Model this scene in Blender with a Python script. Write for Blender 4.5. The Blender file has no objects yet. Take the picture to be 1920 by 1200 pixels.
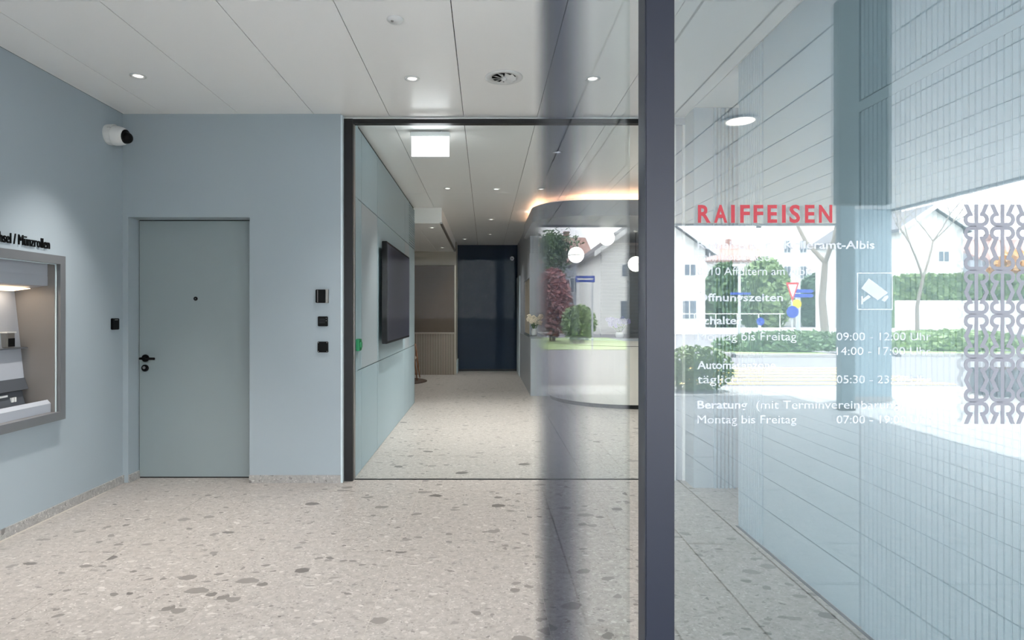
import bpy, bmesh, math, random
from mathutils import Vector, Matrix
random.seed(11)
SC = bpy.context.scene
C = SC.collection
# ------------------------------------------------------------------ camera, world, sun, exposure
# metres; camera at the origin in plan, +Y into the building. Facade glass plane at Y = FY.
CH, FPX, VX, VY = 1.38, 1150.0, 910.0, 587.0        # eye height, focal length in px (1920 wide), vanishing point
FY = 1.60
cam_d = bpy.data.cameras.new('camera'); cam = bpy.data.objects.new('camera', cam_d); C.objects.link(cam)
cam.location = (0, 0, CH); cam.rotation_euler = (math.pi/2, 0, 0)
cam_d.sensor_width = 36.0; cam_d.lens = 36.0*FPX/1920
cam_d.shift_x = (960-VX)/1920; cam_d.shift_y = -(600-VY)/1920
cam_d.clip_start = 0.05; cam_d.clip_end = 400
SC.camera = cam
SC.view_settings.view_transform = 'Standard'; SC.view_settings.look = 'None'
SC.view_settings.gamma = 1.0; SC.view_settings.use_curve_mapping = False
SC.view_settings.exposure = 1.1
W = bpy.data.worlds.new('overcast_sky'); SC.world = W; W.use_nodes = True
wn = W.node_tree.nodes; wl = W.node_tree.links
bg = wn['Background']; bg.inputs[0].default_value = (0.955, 0.975, 1.0, 1); bg.inputs[1].default_value = 7.6
sun_d = bpy.data.lights.new('sun', 'SUN'); sun_d.energy = 9.0; sun_d.angle = math.radians(2.0); sun_d.color = (1, .96, .9)
sun = bpy.data.objects.new('sun', sun_d); C.objects.link(sun); sun.location = (20, -20, 40)
sun.rotation_euler = Vector((-1.4, 1.0, -3.0)).to_track_quat('-Z', 'Y').to_euler()
SPOT_W = 44.0
GLASS_R = 0.095
def R(d): return 2*FY - d          # world Y of a thing seen in the facade glass at reflected distance d
# ------------------------------------------------------------------ materials
def lin(c):
    return tuple(((v/255)/12.92 if v/255 <= .04045 else ((v/255+.055)/1.055)**2.4) for v in c)+(1,)
def newmat(name):
    m = bpy.data.materials.new(name); m.use_nodes = True
    return m, m.node_tree.nodes, m.node_tree.links, m.node_tree.nodes['Principled BSDF']
def pm(name, col, rough=.5, metal=0., var=.04, vscale=6., bump=0., bscale=200., spec=.5, coat=0.):
    m, n, l, b = newmat(name)
    b.inputs['Roughness'].default_value = rough; b.inputs['Metallic'].default_value = metal
    b.inputs['Specular IOR Level'].default_value = spec; b.inputs['Coat Weight'].default_value = coat
    tc = n.new('ShaderNodeNewGeometry')
    nz = n.new('ShaderNodeTexNoise'); nz.inputs['Scale'].default_value = vscale; nz.inputs['Detail'].default_value = 3
    l.new(tc.outputs['Position'], nz.inputs['Vector'])
    mr = n.new('ShaderNodeMapRange'); mr.inputs[3].default_value = 1-var; mr.inputs[4].default_value = 1+var
    l.new(nz.outputs['Fac'], mr.inputs[0])
    mx = n.new('ShaderNodeMix'); mx.data_type = 'RGBA'; mx.blend_type = 'MULTIPLY'; mx.inputs[0].default_value = 1
    mx.inputs[6].default_value = lin(col); l.new(mr.outputs[0], mx.inputs[7]); l.new(mx.outputs[2], b.inputs['Base Color'])
    if bump:
        n2 = n.new('ShaderNodeTexNoise'); n2.inputs['Scale'].default_value = bscale; l.new(tc.outputs['Position'], n2.inputs['Vector'])
        bp = n.new('ShaderNodeBump'); bp.inputs['Strength'].default_value = bump; bp.inputs['Distance'].default_value = .002
        l.new(n2.outputs['Fac'], bp.inputs['Height']); l.new(bp.outputs[0], b.inputs['Normal'])
    return m
def em(name, col, s):
    m, n, l, b = newmat(name)
    b.inputs['Base Color'].default_value = lin(col); b.inputs['Emission Color'].default_value = lin(col); b.inputs['Emission Strength'].default_value = s
    return m
def glass(name, refl, tint=(1, 1, 1), rough=0., wav=0.):
    m, n, l, b = newmat(name); n.remove(b)
    t = n.new('ShaderNodeBsdfTransparent'); t.inputs[0].default_value = (*tint, 1)
    g = n.new('ShaderNodeBsdfGlossy'); g.inputs['Roughness'].default_value = rough; g.inputs['Color'].default_value = (.97, .99, 1, 1)
    mx = n.new('ShaderNodeMixShader'); mx.inputs[0].default_value = refl
    l.new(t.outputs[0], mx.inputs[1]); l.new(g.outputs[0], mx.inputs[2]); l.new(mx.outputs[0], n['Material Output'].inputs[0])
    if wav:
        ge = n.new('ShaderNodeNewGeometry'); nz = n.new('ShaderNodeTexNoise'); nz.inputs['Scale'].default_value = 1.6; nz.inputs['Detail'].default_value = 0
        l.new(ge.outputs['Position'], nz.inputs['Vector'])
        bp = n.new('ShaderNodeBump'); bp.inputs['Strength'].default_value = 1; bp.inputs['Distance'].default_value = wav
        l.new(nz.outputs['Fac'], bp.inputs['Height']); l.new(bp.outputs[0], g.inputs['Normal'])
    return m
def film(name, col, alpha):
    m, n, l, b = newmat(name)
    b.inputs['Base Color'].default_value = lin(col); b.inputs['Roughness'].default_value = .6; b.inputs['Alpha'].default_value = alpha
    return m
def terrazzo(name, base, light, dark, gain=1., rough=.38, big=True):
    """beige-grey conglomerate stone: fine crumb, mid and large angular grey inclusions"""
    m, n, l, b = newmat(name)
    ge = n.new('ShaderNodeNewGeometry')
    oi = n.new('ShaderNodeObjectInfo')
    ad = n.new('ShaderNodeVectorMath'); ad.operation = 'MULTIPLY_ADD'; ad.inputs[1].default_value = (13, 7, 0)
    cx = n.new('ShaderNodeCombineXYZ'); l.new(oi.outputs['Random'], cx.inputs[0]); l.new(oi.outputs['Random'], cx.inputs[1])
    l.new(cx.outputs[0], ad.inputs[0]); l.new(ge.outputs['Position'], ad.inputs[2])
    nz = n.new('ShaderNodeTexNoise'); nz.inputs['Scale'].default_value = 9; nz.inputs['Detail'].default_value = 4; l.new(ad.outputs[0], nz.inputs['Vector'])
    warp = n.new('ShaderNodeVectorMath'); warp.operation = 'MULTIPLY_ADD'; warp.inputs[1].default_value = (.09, .09, .09)
    l.new(nz.outputs['Color'], warp.inputs[0]); l.new(ad.outputs[0], warp.inputs[2])
    def layer(scale, thr, lo, hi, prev, colA, colB, stretch=(1, 1, 1)):
        sc = n.new('ShaderNodeVectorMath'); sc.operation = 'MULTIPLY'; sc.inputs[1].default_value = stretch; l.new(warp.outputs[0], sc.inputs[0])
        v = n.new('ShaderNodeTexVoronoi'); v.inputs['Scale'].default_value = scale; v.inputs['Randomness'].default_value = 1
        l.new(sc.outputs[0], v.inputs['Vector'])
        sp = n.new('ShaderNodeSeparateColor'); l.new(v.outputs['Color'], sp.inputs[0])
        a = n.new('ShaderNodeMath'); a.operation = 'GREATER_THAN'; a.inputs[1].default_value = thr; l.new(sp.outputs[0], a.inputs[0])
        # stones of differing size: distance limit depends on the cell's random value
        lim = n.new('ShaderNodeMapRange'); lim.inputs[3].default_value = lo; lim.inputs[4].default_value = hi; l.new(sp.outputs[1], lim.inputs[0])
        lt = n.new('ShaderNodeMath'); lt.operation = 'LESS_THAN'; l.new(v.outputs['Distance'], lt.inputs[0]); l.new(lim.outputs[0], lt.inputs[1])
        f = n.new('ShaderNodeMath'); f.operation = 'MULTIPLY'; l.new(a.outputs[0], f.inputs[0]); l.new(lt.outputs[0], f.inputs[1])
        cm = n.new('ShaderNodeMix'); cm.data_type = 'RGBA'; cm.inputs[6].default_value = lin(colA); cm.inputs[7].default_value = lin(colB); l.new(sp.outputs[2], cm.inputs[0])
        mx = n.new('ShaderNodeMix'); mx.data_type = 'RGBA'; l.new(f.outputs[0], mx.inputs[0]); l.new(prev, mx.inputs[6]); l.new(cm.outputs[2], mx.inputs[7])
        return mx.outputs[2]
    n2 = n.new('ShaderNodeTexNoise'); n2.inputs['Scale'].default_value = 26; n2.inputs['Detail'].default_value = 6; n2.inputs['Roughness'].default_value = .7; l.new(ad.outputs[0], n2.inputs['Vector'])
    cr = n.new('ShaderNodeValToRGB'); cr.color_ramp.elements[0].position = .36; cr.color_ramp.elements[0].color = lin(tuple(v-16 for v in base))
    cr.color_ramp.elements[1].position = .66; cr.color_ramp.elements[1].color = lin(tuple(min(255, v+9) for v in base)); l.new(n2.outputs['Fac'], cr.inputs[0])
    c = cr.outputs[0]
    d2 = tuple(int(.5*(a+b_)) for a, b_ in zip(base, dark))
    d3 = tuple(int(.35*a+.65*b_) for a, b_ in zip(base, dark))
    c = layer(95, .55, .2, .6, c, d2, light)
    c = layer(46, .62, .15, .5, c, d3, light, (1, 1.5, 1))
    c = layer(24, .72, .12, .5, c, d2, light, (1, 1.6, 1))
    c = layer(15, .84, .10, .42, c, dark, d2, (1, 1.4, 1))
    if big:
        c = layer(8, .88, .10, .42, c, d2, d3, (1, 1.5, 1))
        c = layer(6.3, .945, .10, .36, c, dark, d3, (1, 1.3, 1))
    l.new(c, b.inputs['Base Color']); b.inputs['Roughness'].default_value = rough
    return m
M = {}
M['paint'] = pm('blue_grey_paint', (163, 175, 183), .75, var=.012, vscale=2.5, bump=.04, bscale=400)
M['panel'] = pm('pale_blue_lacquer', (164, 184, 193), .5, var=.012)
M['panel_grey'] = pm('pale_grey_lacquer', (170, 180, 187), .45, var=.012)
M['door'] = pm('grey_blue_door_paint', (146, 158, 161), .5, var=.012)
M['ceil'] = pm('white_metal_ceiling', (250, 249, 247), .3, var=.01, spec=.5)
M['gap'] = pm('dark_joint', (32, 34, 36), .9)
M['grout'] = pm('pale_grout', (196, 190, 182), .8)
M['floor'] = terrazzo('conglomerate_stone_floor', (170, 164, 159), (196, 191, 186), (100, 96, 93))
M['skirt'] = terrazzo('conglomerate_stone_skirting', (168, 166, 164), (206, 204, 200), (98, 96, 94))
M['black'] = pm('black_plastic', (9, 10, 12), .5, var=.02, spec=.15)
M['frame'] = pm('dark_blue_grey_anodised', (15, 21, 36), .4, metal=.2, var=.02)
M['frame_black'] = pm('black_anodised', (12, 14, 17), .45, metal=.2)
M['white'] = pm('white_plastic', (224, 225, 224), .35, var=.01)
M['alu'] = pm('brushed_aluminium', (150, 148, 146), .35, metal=.85, var=.03)
M['alu_lt'] = pm('light_profile', (208, 222, 228), .4, var=.01)
M['atm_frame'] = pm('atm_grey_metal', (122, 124, 128), .4, metal=.3, var=.02)
M['atm_in'] = pm('atm_warm_grey', (132, 128, 126), .45, metal=.25, var=.02)
M['atm_lt'] = pm('atm_light_grey', (164, 169, 178), .45, var=.015)
M['atm_dk'] = pm('atm_dark_grey', (74, 78, 84), .45, var=.02)
M['screen'] = pm('dark_display_glass', (40, 40, 56), .3, var=.03, coat=.0)
M['blue_wall'] = pm('dark_navy_wall', (14, 36, 58), .9, var=.03)
M['beige'] = pm('beige_plaster', (182, 174, 160), .7, var=.02)
M['brown'] = pm('brown_felt_panel', (88, 75, 62), .9, var=.05, vscale=40)
M['taupe'] = pm('taupe_lacquer_battens', (176, 164, 150), .6, var=.02)
M['grey_wall'] = pm('grey_lilac_lacquer', (168, 172, 180), .5, var=.015)
M['counter'] = pm('grey_counter_lacquer', (165, 170, 176), .4, var=.015)
M['counter_top'] = pm('dark_grey_counter_top', (120, 124, 130), .35)
M['desk'] = pm('pale_desk_front', (214, 208, 198), .5, var=.02)
M['wood'] = pm('oak_wood', (150, 104, 72), .5, var=.12, vscale=30)
M['rug'] = pm('dark_brown_rug', (74, 60, 52), .95, var=.12, vscale=120, bump=.3)
M['green'] = pm('emergency_green', (20, 140, 84), .4)
M['petal'] = pm('cream_petals', (236, 224, 204), .7, var=.06, vscale=60)
M['purple'] = pm('lilac_petals', (150, 146, 190), .7, var=.08, vscale=60)
M['leaf'] = pm('leaf_green', (104, 132, 92), .7, var=.3, vscale=8)
M['leaf_lt'] = pm('pale_leaf_green', (136, 160, 108), .7, var=.3, vscale=6)
M['leaf_dk'] = pm('dark_leaf_green', (88, 116, 92), .7, var=.3, vscale=5)
M['leaf_red'] = pm('copper_leaves', (168, 118, 116), .7, var=.25, vscale=5)
M['leaf_or'] = pm('orange_leaves', (220, 176, 112), .7, var=.25, vscale=5)
M['bark'] = pm('grey_bark', (140, 132, 122), .9, var=.2, vscale=14)
M['stonewhite'] = pm('white_render', (232, 232, 228), .8, var=.03, vscale=1)
M['housegrey'] = pm('grey_render', (176, 180, 188), .8, var=.03, vscale=1)
M['rooftile'] = pm('red_brown_roof', (168, 136, 128), .8, var=.12, vscale=9)
M['roofgrey'] = pm('grey_roof', (110, 110, 116), .8, var=.1, vscale=9)
M['pane'] = pm('dark_window_pane', (96, 108, 122), .15, var=.1, vscale=1)
M['asphalt'] = pm('grey_asphalt', (122, 122, 127), .9, var=.06, vscale=40)
M['paver'] = terrazzo('grey_stone_slab', (162, 165, 168), (190, 192, 194), (118, 120, 124), big=False, rough=.6)
M['concrete'] = pm('pale_concrete', (176, 175, 173), .85, var=.05, vscale=10)
M['kerb'] = pm('dark_kerb', (104, 106, 108), .85, var=.05)
M['yellow'] = pm('yellow_road_paint', (232, 196, 112), .7, var=.05, vscale=30)
M['grass'] = pm('grass_green', (150, 172, 118), .9, var=.2, vscale=14)
M['soffit'] = pm('pale_metal_soffit', (206, 208, 210), .4, var=.02)
M['pillar'] = pm('blue_grey_pillar', (104, 122, 130), .6, var=.03)
M['pillar_lt'] = pm('pale_blue_grey_pillar', (150, 170, 180), .6, var=.03)
M['pillar_dk'] = pm('dark_grey_green_panel', (84, 94, 96), .7, var=.03)
M['galv'] = pm('galvanised_steel', (196, 200, 204), .4, metal=.4)
M['signblue'] = pm('traffic_blue', (28, 66, 170), .4)
M['signred'] = pm('traffic_red', (200, 40, 46), .4)
M['signyellow'] = pm('traffic_yellow', (240, 214, 40), .4)
M['film_red'] = film('red_vinyl', (138, 16, 34), .90)
M['film_white'] = film('white_vinyl', (190, 195, 201), .40)
M['film_grey'] = film('frosted_grey_vinyl', (104, 107, 116), .86)
M['glass'] = glass('coated_facade_glass', GLASS_R, (.80, .83, .832), wav=.0004)
M['glass_in'] = glass('clear_partition_glass', .0012, (.95, .98, .985))
M['lamp'] = em('lamp_lens', (255, 246, 232), 6.0)
M['lamp_dim'] = em('lamp_lens_soft', (255, 248, 236), 1.2)
M['exit'] = em('lit_sign_panel', (255, 255, 255), 3.2)
M['led'] = em('warm_led_strip', (255, 206, 166), 1.7)
M['globe'] = em('opal_globe', (255, 247, 232), 2.6)
M['atm_light'] = em('warm_atm_light', (255, 226, 190), 1.3)
# ------------------------------------------------------------------ mesh helpers
class MB:
    def __init__(s): s.v = []; s.f = []
    def add(s, vs, fs):
        o = len(s.v); s.v += [tuple(v) for v in vs]; s.f += [tuple(i+o for i in f) for f in fs]; return s
    def box(s, x0, x1, y0, y1, z0, z1):
        x0, x1 = sorted((x0, x1)); y0, y1 = sorted((y0, y1)); z0, z1 = sorted((z0, z1))
        return s.add([(x0,y0,z0),(x1,y0,z0),(x1,y1,z0),(x0,y1,z0),(x0,y0,z1),(x1,y0,z1),(x1,y1,z1),(x0,y1,z1)],
                     [(0,3,2,1),(4,5,6,7),(0,1,5,4),(1,2,6,5),(2,3,7,6),(3,0,4,7)])
    def lathe(s, prof, c=(0,0,0), axis=(0,0,1), seg=24):
        """prof: (radius, height along axis) pairs"""
        q = Vector((0,0,1)).rotation_difference(Vector(axis).normalized()); c = Vector(c)
        vs = []; fs = []
        for r, h in prof:
            for k in range(seg):
                a = 2*math.pi*k/seg
                vs.append(c + q @ Vector((r*math.cos(a), r*math.sin(a), h)))
        for i in range(len(prof)-1):
            for k in range(seg):
                a, b = i*seg+k, i*seg+(k+1) % seg
                fs.append((a, b, b+seg, a+seg))
        if prof[0][0] > 1e-6: fs.append(tuple(reversed(range(seg))))
        if prof[-1][0] > 1e-6: fs.append(tuple(range((len(prof)-1)*seg, len(prof)*seg)))
        return s.add(vs, fs)
    def tube(s, pts, rad, seg=8):
        pts = [Vector(p) for p in pts]; n = len(pts)
        rad = rad if isinstance(rad, (list, tuple)) else [rad]*n
        vs = []; fs = []; up = Vector((0, 0, 1))
        for i, p in enumerate(pts):
            t = (pts[min(i+1, n-1)]-pts[max(i-1, 0)]).normalized()
            a = t.cross(up if abs(t.z) < .95 else Vector((1, 0, 0))).normalized(); b = t.cross(a)
            for k in range(seg):
                w = 2*math.pi*k/seg; vs.append(p+(a*math.cos(w)+b*math.sin(w))*rad[i])
        for i in range(n-1):
            for k in range(seg):
                a, b = i*seg+k, i*seg+(k+1) % seg; fs.append((a, b, b+seg, a+seg))
        fs.append(tuple(range(seg))); fs.append(tuple(reversed(range((n-1)*seg, n*seg))))
        return s.add(vs, fs)
    def prism(s, pts, fn, t0, t1):
        """closed 2-D outline extruded: fn(u, v, t) -> xyz"""
        n = len(pts); vs = [fn(u, v, t0) for u, v in pts]+[fn(u, v, t1) for u, v in pts]
        fs = [tuple(range(n)), tuple(reversed(range(n, 2*n)))]+[(k, k+n, (k+1) % n+n, (k+1) % n) for k in range(n)]
        return s.add(vs, fs)
    def sphere(s, c, r, seg=12, ring=8, sc=(1,1,1)):
        return s.add(*sph(c, r, seg, ring, sc))
    def build(s, name, mat, parent=None, bevel=0., smooth=False):
        me = bpy.data.meshes.new(name); me.from_pydata(s.v, [], s.f)
        bm = bmesh.new(); bm.from_mesh(me); bmesh.ops.recalc_face_normals(bm, faces=bm.faces)
        if bevel: bmesh.ops.bevel(bm, geom=bm.edges[:], offset=bevel, segments=2, affect='EDGES', clamp_overlap=True)
        bm.to_mesh(me); bm.free()
        if smooth:
            for p in me.polygons: p.use_smooth = True
        me.materials.append(M[mat] if isinstance(mat, str) else mat)
        return link(name, me, parent)
def sph(c, r, seg, ring, sc):
    c = Vector(c); vs = [c+Vector((0, 0, r*sc[2]))]; fs = []
    for i in range(1, ring):
        p = math.pi*i/ring
        for k in range(seg):
            a = 2*math.pi*k/seg
            vs.append(c+Vector((r*sc[0]*math.sin(p)*math.cos(a), r*sc[1]*math.sin(p)*math.sin(a), r*sc[2]*math.cos(p))))
    vs.append(c-Vector((0, 0, r*sc[2])))
    for k in range(seg): fs.append((0, 1+k, 1+(k+1) % seg))
    for i in range(ring-2):
        for k in range(seg):
            a, b = 1+i*seg+k, 1+i*seg+(k+1) % seg; fs.append((a, a+seg, b+seg, b))
    e = len(vs)-1
    for k in range(seg): fs.append((e, e-seg+(k+1) % seg, e-seg+k))
    return vs, fs
def link(name, me, parent=None):
    o = bpy.data.objects.new(name, me); C.objects.link(o)
    if parent is not None: put(o, parent)
    return o
def wt(o):
    return Vector((0, 0, 0)) if o is None else wt(o.parent)+(o.matrix_parent_inverse.translation if o.parent else Vector((0, 0, 0)))+o.location
def put(o, parent):
    o.parent = parent; o.matrix_parent_inverse = Matrix.Translation(-wt(parent))
def tag(o, label, cat, group=None):
    o['label'] = label; o['category'] = cat
    if group: o['group'] = group
    return o
def thing(name, label, cat, loc=(0, 0, 0), group=None):
    o = bpy.data.objects.new(name, None); C.objects.link(o); o.location = loc; o.empty_display_size = .1
    return tag(o, label, cat, group)
def st(o, label=None):
    o['kind'] = 'structure'
    if label: o['label'] = label
    return o
def struct(name, loc=(0, 0, 0), label=None):
    o = bpy.data.objects.new(name, None); C.objects.link(o); o.location = loc; return st(o, label)
def bx(x0, x1, y0, y1, z0, z1): return MB().box(x0, x1, y0, y1, z0, z1)
def copy_tree(o, parent=None, delta=None):
    c = o.copy(); C.objects.link(c)
    if parent is not None: c.parent = parent
    if delta is not None: c.location = o.location+Vector(delta)
    for ch in list(o.children): copy_tree(ch, c)
    return c
def copies(proto, name, spots, parent, dims=None):
    """children sharing one mesh; spots are translations"""
    for s_ in spots:
        o = bpy.data.objects.new(name, proto); C.objects.link(o); put(o, parent); o.location = s_
def mesh_of(mb, name, mat, bevel=0.):
    o = mb.build(name, mat, None, bevel); me = o.data; bpy.data.objects.remove(o); return me
# ------------------------------------------------------------------ text
_cap = {}
def text_mesh(name, body, bold, cap, width, place, mat, parent, depth=.0006):
    """flat lettering; cap height and overall width in metres; place(u, v, t) -> xyz with u from 0"""
    def raw(b):
        cu = bpy.data.curves.new('t', 'FONT'); cu.body = b; cu.size = 1; cu.extrude = .02; cu.resolution_u = 3; cu.offset = bold
        o = bpy.data.objects.new('t', cu); C.objects.link(o)
        dg = bpy.context.evaluated_depsgraph_get(); me = bpy.data.meshes.new_from_object(o.evaluated_get(dg))
        bpy.data.objects.remove(o); bpy.data.curves.remove(cu); return me
    if bold not in _cap:
        h = raw('H'); zs = [v.co.y for v in h.vertices]; _cap[bold] = (min(zs), max(zs)-min(zs)); bpy.data.meshes.remove(h)
    z0, hh = _cap[bold]
    me = raw(body); xs = [v.co.x for v in me.vertices]; x0, w = min(xs), max(xs)-min(xs)
    su = width/w if width else cap/hh*.92
    for v in me.vertices:
        v.co = place((v.co.x-x0)*su, (v.co.y-z0)*cap/hh, (v.co.z+.02)/.04*depth)
    me.materials.clear(); me.materials.append(M[mat]); me.name = name
    bm = bmesh.new(); bm.from_mesh(me); bmesh.ops.recalc_face_normals(bm, faces=bm.faces); bm.to_mesh(me); bm.free()
    return link(name, me, parent)
# ================================================================== STRUCTURE
XL, XR, YB, YP, ZC = -2.95, 1.645, 4.99, 5.14, 3.0       # vestibule: left wall, right wall, back wall, partition, ceiling
YE = 14.6                                                # end of the corridor
# floor: slab + stone tiles
fl = struct('floor', (0, 3, 0), 'grey beige conglomerate stone floor')
bx(-5.0, 5.0, FY-.03, 15.0, -.25, -.0012).build('grout_bed', 'grout', fl)
xs = [-2.12-.8*k for k in range(4, 0, -1)]+[-2.12, -1.32, -.52, .28, 1.08, 1.88, 2.68, 3.48, 4.28, 5.08]
ys = [FY-.03]+[FY+.75+1.2*k for k in range(12)]
for i in range(len(xs)-1):
    if xs[i] < -3.8 or xs[i+1] > 4.4: continue
    for j in range(len(ys)-1):
        y0, y1 = ys[j]+.001, ys[j+1]-.001
        if y1 < YP+.2 and (xs[i] < -3.0 or xs[i] > 1.9): continue
        bx(xs[i]+.001, xs[i+1]-.001, y0, min(y1, 14.9), -.03, 0).build('tile', 'floor', fl)
# ceiling: dark void board + 61 cm metal panels with shadow joints
cl = struct('ceiling', (0, 3, ZC), 'white metal panel ceiling with thin dark joints')
bx(-5, 5, FY, 15, ZC+.02, ZC+.05).build('backing_board', 'gap', cl)
cx = [-.18+.608*k for k in range(-8, 9)]
cy = [FY+.02, 3.185, 5.075, 5.105, 8.3, 11.4, 14.6]
for i in range(len(cx)-1):
    for j in range(len(cy)-1):
        if j == 2 or cx[i] > 4.6 or cx[i] < -4.7: continue
        x0, x1 = cx[i]+.0025, cx[i+1]-.0025
        if j < 2:
            x0, x1 = max(x0, XL+.004), min(x1, 2.0)
            if x1-x0 < .05: continue
        bx(x0, x1, cy[j]+.0015, cy[j+1]-.0015, ZC, ZC+.012).build('ceiling_panel', 'ceil', cl)
bx(-1.17, 1.67, 5.075, 5.105, ZC-.012, ZC+.02).build('head_trim', 'ceil', cl)
# left wall with an opening for the cash machine
A0, A1, AZ0, AZ1 = 3.05, 4.20, .70, 1.72                 # machine opening in Y and Z
wlft = struct('wall_left', (XL, 3.3, 0), 'light blue grey painted wall')
m = MB(); m.box(XL-.2, XL, FY, A0, 0, ZC); m.box(XL-.2, XL, A1, YP+.1, 0, ZC); m.box(XL-.2, XL, A0, A1, 0, AZ0); m.box(XL-.2, XL, A0, A1, AZ1, ZC)
m.build('plaster', 'paint', wlft)
st(bx(XL, XL+.012, FY, YB+.0, 0, .062).build('baseboard_left', 'skirt'))
# back wall with door opening
DX0, DX1, DZ = -2.905, -1.918, 2.16
wb = struct('wall_back', (-2, YB, 0), 'blue grey painted wall with recessed door')
m = MB(); m.box(XL, DX0, YB, YP+.12, 0, ZC); m.box(DX1, -1.176, YB, YP+.12, 0, ZC); m.box(DX0, DX1, YB, YP+.12, DZ, ZC)
m.build('plaster', 'paint', wb)
bx(-1.176, -1.160, YB-.004, YP, 0, ZC-.01).build('edge_profile', 'alu_lt', wb)
st(bx(DX1, -1.176, YB-.012, YB, 0, .062).build('baseboard_back', 'skirt'))
st(bx(DX0, DX0+.012, YB+.001, YP-.003, 0, .062).build('baseboard_reveal', 'skirt'))
# door
dr = struct('door_1', (-2.41, YP, 0), 'flush grey blue door with black lever handle')
bx(DX0, DX1, YP+.012, YP+.06, .0, DZ).build('door_frame', 'gap', dr)
bx(DX0+.006, DX1-.006, YP, YP+.05, .008, DZ-.008).build('leaf', 'door', dr, .002)
def dpx(x, y, d): return ((x-VX)*d/FPX, CH+(VY-y)*d/FPX)
hx, hz = dpx(273, 671.5, YP)
h = MB(); h.lathe([(.031, 0), (.031, .008), (.027, .011)], (hx, YP, hz), (0, -1, 0), 20); h.lathe([(.011, .0), (.011, .05)], (hx, YP, hz), (0, -1, 0), 12)
h.tube([(hx-.022, YP-.05, hz), (hx, YP-.052, hz), (hx+.05, YP-.05, hz-.001), (hx+.10, YP-.048, hz-.002)], .0108, 10)
h.build('lever_handle', 'black', dr, smooth=True)
kx, kz = dpx(272.5, 690, YP)
kk = MB().lathe([(.029, 0), (.029, .010), (.024, .014)], (kx, YP, kz), (0, -1, 0), 24).build('lock_rosette', 'black', dr)
MB().lathe([(.012, 0), (.012, .004)], (kx-.002, YP-.0145, kz+.004), (0, -1, 0), 16).build('cylinder', 'alu', kk)
px_, pz = dpx(367, 560, YP)
o = MB().lathe([(.017, 0), (.017, .005), (.012, .006)], (px_, YP, pz), (0, -1, 0), 18).build('peephole', 'black', dr)
MB().lathe([(.003, 0), (.002, .002)], (px_, YP-.006, pz), (0, -1, 0), 12).build('peephole_lens', 'alu', o)
bx(DX0, DX1, YP-.002, YP+.01, 0, .006).build('door_threshold', 'gap', dr)
# glass partition to the customer hall
gp = struct('window_1', (.2, 5.1, 0), 'frameless glass partition with black frame')
bx(-1.160, -1.088, 5.03, 5.11, 0, 2.975).build('jamb', 'frame_black', gp)
bx(-1.088, 1.53, 5.04, 5.10, 2.940, 2.975).build('head_rail', 'frame_black', gp)
bx(-1.088, 1.53, 5.075, 5.10, .0, .004).build('floor_channel', 'frame_black', gp)
bx(-1.088, -1.082, 5.07, 5.11, 0, 2.94).build('edge_seal', 'alu', gp)
bx(-1.082, 1.53, 5.085, 5.095, .004, 2.94).build('pane', 'glass_in', gp)
bx(1.53, 1.57, 5.05, 5.11, 0, 2.93).build('jamb_profile', 'white', gp)
bx(1.625, 1.66, 5.05, 5.11, 0, 2.93).build('jamb_profile', 'white', gp)
bx(1.57, 1.625, 5.07, 5.11, 0, 2.96).build('jamb_infill', 'grey_wall', gp)
bx(1.53, 1.66, 5.05, 5.11, 2.93, 2.99).build('jamb_head', 'grey_wall', gp)
# right vestibule wall: ribbed and plain panels, niche behind
wr = struct('wall_right', (XR, 3, 0), 'pale blue wall of plain and ribbed panels')
bx(XR+.012, 2.0, FY+.07, 3.985, 0, ZC).build('core', 'paint', wr)
bx(XR, XR+.012, 2.70, 3.63, 0, ZC-.002).build('plain_panel', 'panel', wr)
bx(XR, XR+.012, FY+.08, 2.70, 2.262, 2.31).build('rail', 'panel', wr)
rib = mesh_of(bx(0, .016, 0, .0258, 0, 2.26), 'rib', 'panel', .002)
rib_up = mesh_of(bx(0, .016, 0, .0258, 0, .685), 'rib_up', 'panel', .002)
rib_full = mesh_of(bx(0, .016, 0, .0258, 0, 2.995), 'rib_full', 'panel', .002)
n = 0; sp = []
y = FY+.085
while y < 2.68: sp.append(y); y += .0285
copies(rib, 'rib', [(XR-.004, y, 0) for y in sp], wr)
copies(rib_up, 'rib', [(XR-.004, y, 2.312) for y in sp], wr)
copies(rib_full, 'rib', [(XR-.004, 3.64+.0285*k, 0) for k in range(12)], wr)
bx(1.645, 2.3, 4.84, 5.05, 0, ZC).build('niche_back', 'paint', wr)
copies(rib_full, 'rib', [(1.80+.03*k, 4.818, 0) for k in range(6)], wr)
bx(2.3, 2.34, 3.9, 5.05, 0, ZC).build('niche_side', 'paint', wr)
st(bx(XR-.022, XR-.006, FY+.1, 3.98, .0, .002).build('trim_1', 'atm_dk'), 'dark gap strip along the wall foot')
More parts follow.
